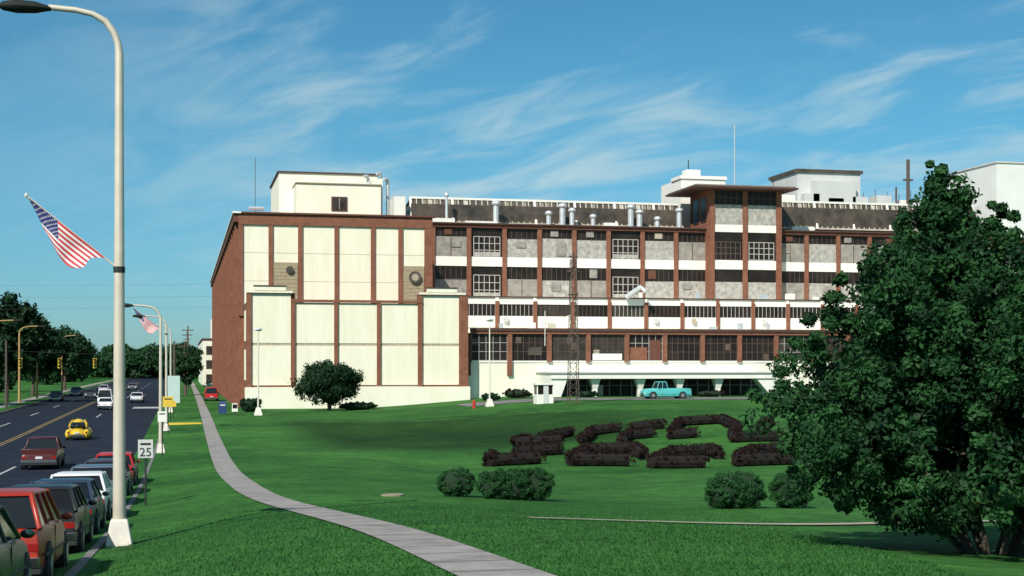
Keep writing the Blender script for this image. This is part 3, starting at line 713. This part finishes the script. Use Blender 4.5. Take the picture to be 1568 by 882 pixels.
for dz,b0 in ((16.5,205),(14.8,205),(13.2,203)):
    pts=[(-150+ (156)*t, b0, zg(-25,b0)+dz-1.0*math.sin(math.pi*t)) for t in [i/24 for i in range(25)]]
    mb.tube(pts,.014,WIRE,4)
mb.build('wires',e)
# ------------------------------------------------------------------ vehicles
def paint(name,c): return mat('paint_'+name,c,.32,.05,2,spec=.45)
def vehicle(name,a,b,rot,col,L=4.6,W=1.75,H=1.4,prof=None,green=None,hood=.95,kind='car',wheel=.31,z=None,wag=False):
    z0=zroad(b) if z is None else z
    sl=math.atan((zroad(b+2)-zroad(b-2))/4) if z is None else 0
    e=empty(name,(a,b,z0+.005)); e.rotation_euler=(0,-sl if abs(rot-90)<1 else (sl if abs(rot+90)<1 else 0),math.radians(rot))
    P=paint(name+'%d_%d'%(round(col[0]*99),round(col[2]*99)),col)
    prof=prof or [(-.5,.60),(-.485,.80),(-.44,.90),(-.25,.93),(.0,.92),(.2,.90),(.40,.82),(.48,.70),(.5,.55)]
    mb=MB(); secs=[]; zb=.24
    for fx,zt in prof:
        x=fx*L; w=W/2*(1-.10*abs(2*fx)**5); zt=zt*hood/.93
        secs.append([(x,-w*.9,zb),(x,-w*.99,zb+.10),(x,-w,zb+(zt-zb)*.5),(x,-w*.985,zt-.10),(x,-w*.93,zt-.02),(x,-w*.7,zt+.01),(x,w*.7,zt+.01),(x,w*.93,zt-.02),(x,w*.985,zt-.10),(x,w,zb+(zt-zb)*.5),(x,w*.99,zb+.10),(x,w*.9,zb)])
    mb.loft(secs,P)
    gb=green or (-.36,-.25,.12,.24)
    x0,x1,x2,x3=[g*L for g in gb]; zb2=hood-.03; w0,w1=W/2*.91,W/2*.74; zt=H
    def sec(z,xr,xf,w): return [(xr,-w,z),(xf,-w,z),(xf,w,z),(xr,w,z)]
    gl=MB(); gl.loft([sec(zb2,x0,x3,w0),sec(zt-.06,x1,x2,w1)],CARGLASS); gl.build('windows',e)
    mb.loft([sec(zt-.08,x1-.05,x2+.05,w1+.015),sec(zt-.03,x1,x2,w1+.01),sec(zt,x1+.12,x2-.15,w1-.12)],P)
    for sg in (-1,1):
        for (xa,xb) in ((x0,x1),(x3,x2)): mb.tube([(xa,sg*w0,zb2-.03),(xb,sg*w1,zt-.05)],.045,P,6)
        n=3 if wag else 2
        for k in range(1,n):
            t=k/n; mb.tube([(x0+(x3-x0)*t,sg*(w0+.005),zb2-.02),(x1+(x2-x1)*t,sg*(w1+.008),zt-.05)],.035,P,6)
        mb.ell((x3-.25,sg*(W/2+.06),zb2+.04),(.07,.1,.06),P,10,6)
    if kind=='pickup':
        xb0=-.485*L; xb1=x0-.08; mb.box(xb0,xb1,-W/2*.8,W/2*.8,hood-.02,hood+.012,BLACKM)
        for sg in(-1,1): mb.box(xb0,xb1,sg*W/2*.9-.05,sg*W/2*.9+.05,hood-.05,hood+.06,P)
        mb.box(xb0-.03,xb0+.05,-W/2*.9,W/2*.9,hood-.25,hood+.06,P)
    mb.build('body',e,True,bevel=.02)
    tr=MB()
    tr.box(-.515*L,-.495*L,-W*.46,W*.46,.36,.50,CHROME); tr.box(.495*L,.515*L,-W*.46,W*.46,.34,.48,CHROME)
    tr.box(-.51*L,-.44*L,-W*.47,W*.47,.26,.36,BLACKM)
    for sg in (-1,1):
        y0,y1=sorted((sg*W*.33,sg*W*.45)); tr.box(-.502*L,-.485*L,y0,y1,.58,.70,TAIL); tr.box(.486*L,.502*L,y0,y1,.5,.66,HEADL)
        tr.box(-.46*L,.46*L,sg*W*.5-.012,sg*W*.5+.012,.50,.54,BLACKM)
        xx=(x0+(x3-x0)*.5); tr.box(xx-.008,xx+.008,sg*W*.497-.008,sg*W*.497+.008,.32,hood-.06,BLACKM)
    tr.box(-.5025*L,-.49*L,-.17,.17,.56,.68,PLATE); tr.box(.49*L,.5025*L,-W*.24,W*.24,.5,.64,BLACKM)
    tr.build('trim_and_lights',e,bevel=.008)
    wh=MB()
    for fx in (-.31,.32):
        for sg in (-1,1):
            y=sg*W/2; xx=fx*L
            wh.tube([(xx,y-sg*.28,wheel),(xx,y+sg*.004,wheel)],wheel+.07,BLACKM,20)
            wh.tube([(xx,y-sg*.2,wheel),(xx,y-sg*.0,wheel),(xx,y+sg*.02,wheel)],[wheel,wheel,wheel*.9],TYRE,20); wh.tube([(xx,y,wheel),(xx,y+sg*.03,wheel)],wheel*.58,HUB,16)
    wh.build('wheels',e,True)
    return e
HATCH=[(-.5,.6),(-.492,.86),(-.45,.93),(-.2,.94),(.1,.93),(.25,.9),(.42,.8),(.485,.68),(.5,.55)]
vehicle('sedan_car',-2.85,18.0,90,(.012,.04,.03),4.7,1.75,1.36)
vehicle('station_wagon',-2.8,23.6,90,(.36,.035,.018),4.6,1.75,1.45,HATCH,(-.48,-.42,.1,.24),wag=True)
vehicle('hatchback_car',-2.75,30.2,90,(.02,.022,.02),4.3,1.68,1.38,HATCH,(-.46,-.36,.1,.25),wag=True)
vehicle('hatchback_car',-2.8,36.2,90,(.03,.05,.08),4.5,1.7,1.38,HATCH,(-.46,-.3,.1,.25))
vehicle('hatchback_car',-2.85,42.4,90,(.78,.78,.76),4.4,1.72,1.4,HATCH,(-.46,-.34,.1,.25))
vehicle('sedan_car',-2.8,49,90,(.10,.13,.17),4.7,1.75,1.4)
vehicle('sedan_car',-2.8,55.6,90,(.05,.05,.06),4.7,1.75,1.4)
vehicle('sedan_car',-2.8,62.5,90,(.45,.02,.02),4.6,1.75,1.4)
vehicle('pickup_truck',-7.1,78,90,(.08,.014,.014),5.0,1.85,1.6,None,(-.12,-.08,.1,.2),hood=1.0,kind='pickup')
vehicle('sedan_car',-8.9,176,90,(.8,.8,.8),4.8,1.8,1.42)
vehicle('van',-10.0,196,-90,(.7,.7,.7),5.0,1.95,2.0,HATCH,(-.49,-.46,.28,.42),hood=1.1,wag=True)
vehicle('sedan_car',-6.2,205,90,(.6,.62,.65),4.8,1.8,1.42)
vehicle('van',3.9,205,90,(.5,.02,.02),4.9,1.9,1.9,HATCH,(-.49,-.46,.28,.42),hood=1.1,wag=True,z=zg(3.9,205))
for i,(a,b,c) in enumerate(((-14,232,.06),(-17.5,250,.1),(-14.3,275,.5),(-17.8,215,.05),(-10,300,.2))): vehicle('sedan_car',a,b,-90,(c,c*.9,c),4.7,1.8,1.42)
PT=[(-.5,.9),(-.495,.98),(-.3,1.0),(-.1,1.0),(.1,1.0),(.25,1.0),(.42,.95),(.48,.82),(.5,.6)]
vehicle('pickup_truck',53.6,154,180,(.10,.50,.48),5.6,1.95,1.95,PT,(.0,.03,.18,.24),hood=1.08,kind='pickup',wheel=.38,z=zg(53.6,154)+.03)
def beetle(a,b):
    e=empty('beetle_car',(a,b,zroad(b)+.005)); e.rotation_euler=(0,0,math.pi/2); Y=paint('beetle',(.72,.48,.03))
    mb=MB(); secs=[]
    for t in [i/14 for i in range(15)]:
        x=-2.02+4.04*t; zt=.42+.52*math.sin(math.pi*min(1,max(0,t)))**.5; w=.66*(.35+.65*math.sin(math.pi*(t*.94+.03))**.45)
        secs.append([(x,w*math.cos(q),.28+(zt-.28)*max(0,math.sin(q))**.8 if math.sin(q)>0 else .28) for q in [k*math.pi/9 for k in range(10)]])
    mb.loft(secs,Y)
    for x in (-1.2,1.25):
        for s in (-1,1): mb.ell((x,s*.64,.42),(.56,.24,.36),Y,16,10)
    mb.ell((-.12,0,1.0),(.95,.52,.5),Y,20,12); mb.build('body',e,True)
    g=MB(); g.ell((-.12,0,.98),(1.12,.60,.42),CARGLASS,20,12)
    g.build('windows',e,True)
    p=MB()
    for sg in(-1,1):
        for xa,xb in ((-1.2,-.75),(1.0,.5),(-.1,-.1)): p.tube([(xa,sg*.6,.9),(xa*.5+xb*.5,sg*.585,1.15),(xb,sg*.42,1.4)],.035,Y,6)
        p.ell((-1.72,sg*.62,.55),(.07,.08,.09),TAIL,10,6); p.ell((1.74,sg*.62,.55),(.07,.1,.1),HEADL,10,6)
    p.box(-2.1,-2.0,-.6,.6,.34,.44,CHROME); p.box(2.0,2.1,-.6,.6,.34,.44,CHROME); p.box(-2.03,-1.95,-.15,.15,.5,.6,PLATE); p.build('trim',e)
    wh=MB()
    for x in(-1.2,1.25):
        for s in(-1,1): wh.tube([(x,s*.58,.3),(x,s*.8,.3)],.3,TYRE,18); wh.tube([(x,s*.8,.3),(x,s*.82,.3)],.17,HUB,14)
    wh.build('wheels',e,True)
beetle(-7.45,109)
# ------------------------------------------------------------------ light, sky, camera
EL=math.radians(40); sx,sy=.62,.785
d=Vector((sx*math.cos(EL),sy*math.cos(EL),-math.sin(EL)))
sl=bpy.data.lights.new('sun','SUN'); sl.energy=5.0; sl.angle=math.radians(.5); sl.color=(1,.955,.86)
so=bpy.data.objects.new('sun',sl); scn.collection.objects.link(so); so.rotation_euler=d.to_track_quat('-Z','Y').to_euler(); so.location=(-30,-30,60)
w=bpy.data.worlds.new('World'); scn.world=w; w.use_nodes=True; n=w.node_tree.nodes; l=w.node_tree.links; bg=n['Background']
sky=n.new('ShaderNodeTexSky'); sky.sky_type='NISHITA'; sky.sun_disc=False; sky.sun_elevation=EL; sky.sun_rotation=math.atan2(-sx,-sy)%(2*math.pi)
sky.air_density=1.0; sky.dust_density=.3; sky.ozone_density=3.0
tc=n.new('ShaderNodeTexCoord'); sp=n.new('ShaderNodeSeparateXYZ'); l.new(tc.outputs['Generated'],sp.inputs[0])
hs=n.new('ShaderNodeHueSaturation'); hs.inputs['Saturation'].default_value=1.15; hs.inputs['Value'].default_value=1.0; l.new(sky.outputs[0],hs.inputs['Color'])
hz=n.new('ShaderNodeMapRange'); hz.interpolation_type='SMOOTHSTEP'; l.new(sp.outputs[2],hz.inputs[0]); hz.inputs[1].default_value=-.02; hz.inputs[2].default_value=.20
tcol=n.new('ShaderNodeMix'); tcol.data_type='RGBA'; l.new(hz.outputs[0],tcol.inputs[0]); tcol.inputs[6].default_value=(.42,.74,1.02,1); tcol.inputs[7].default_value=(.52,1.0,1.0,1)
tint=n.new('ShaderNodeMix'); tint.data_type='RGBA'; tint.blend_type='MULTIPLY'; tint.inputs[0].default_value=1; l.new(hs.outputs[0],tint.inputs[6]); l.new(tcol.outputs[2],tint.inputs[7])
def M(op,a,b=None,c=None):
    k=n.new('ShaderNodeMath'); k.operation=op
    for i,v in enumerate((a,b,c)):
        if v is None: continue
        if isinstance(v,(int,float)): k.inputs[i].default_value=v
        else: l.new(v,k.inputs[i])
    return k.outputs[0]
zz=M('ADD',M('MAXIMUM',sp.outputs[2],0.0),.2)
cb=n.new('ShaderNodeCombineXYZ'); l.new(M('DIVIDE',sp.outputs[0],zz),cb.inputs[0]); l.new(M('DIVIDE',sp.outputs[1],zz),cb.inputs[1])
m1=n.new('ShaderNodeMapping'); m1.inputs['Rotation'].default_value=(0,0,math.radians(54)); l.new(cb.outputs[0],m1.inputs[0])
def cl(scale,sc,det,loc=(0,0,0),rough=.6,dist=0):
    m2=n.new('ShaderNodeMapping'); m2.inputs['Scale'].default_value=scale; m2.inputs['Location'].default_value=loc; l.new(m1.outputs[0],m2.inputs[0])
    t=n.new('ShaderNodeTexNoise'); t.inputs['Scale'].default_value=sc; t.inputs['Detail'].default_value=det; t.inputs['Roughness'].default_value=rough; t.inputs['Distortion'].default_value=dist
    l.new(m2.outputs[0],t.inputs['Vector']); return t.outputs['Fac']
big=cl((.7,1,1),1.0,3,(3.1,1.7,0)); st=cl((.8,1.7,1),3.0,8,(0,0,0),.55,.9); fi=cl((.8,1.8,1),8.0,6,(5,2,0),.6,.8)
mr=n.new('ShaderNodeMapRange'); mr.interpolation_type='SMOOTHSTEP'
l.new(M('ADD',M('ADD',M('MULTIPLY',big,.85),M('MULTIPLY',st,1.0)),M('MULTIPLY',fi,.15)),mr.inputs[0])
mr.inputs[1].default_value=.86; mr.inputs[2].default_value=1.28; mr.inputs[3].default_value=0; mr.inputs[4].default_value=.80
fade=n.new('ShaderNodeMapRange'); fade.interpolation_type='SMOOTHSTEP'; l.new(sp.outputs[2],fade.inputs[0]); fade.inputs[1].default_value=-.01; fade.inputs[2].default_value=.10; fade.inputs[3].default_value=.4
# cloud bank lies towards the north-east part of the sky, thinning to the west
az=M('SUBTRACT',M('MULTIPLY',sp.outputs[0],.9743),M('MULTIPLY',sp.outputs[1],.2254))
side=n.new('ShaderNodeMapRange'); side.interpolation_type='SMOOTHSTEP'; l.new(az,side.inputs[0]); side.inputs[1].default_value=-.36; side.inputs[2].default_value=.0; side.inputs[3].default_value=.12
amt=M('MULTIPLY',M('MULTIPLY',mr.outputs[0],fade.outputs[0]),side.outputs[0])
mx=n.new('ShaderNodeMix'); mx.data_type='RGBA'; l.new(amt,mx.inputs[0]); l.new(tint.outputs[2],mx.inputs[6]); mx.inputs[7].default_value=(5.6,7.4,7.9,1)
l.new(mx.outputs[2],bg.inputs[0]); bg.inputs[1].default_value=.092
cam=bpy.data.cameras.new('camera'); co=bpy.data.objects.new('camera',cam); scn.collection.objects.link(co); scn.camera=co
co.location=(0,0,5); co.rotation_euler=(math.pi/2,0,-math.radians(13.03)); cam.lens=50; cam.sensor_width=36; cam.shift_y=119/1568; cam.clip_end=9000; cam.clip_start=.1
scn.view_settings.view_transform='Standard'; scn.view_settings.look='None'; scn.view_settings.exposure=0
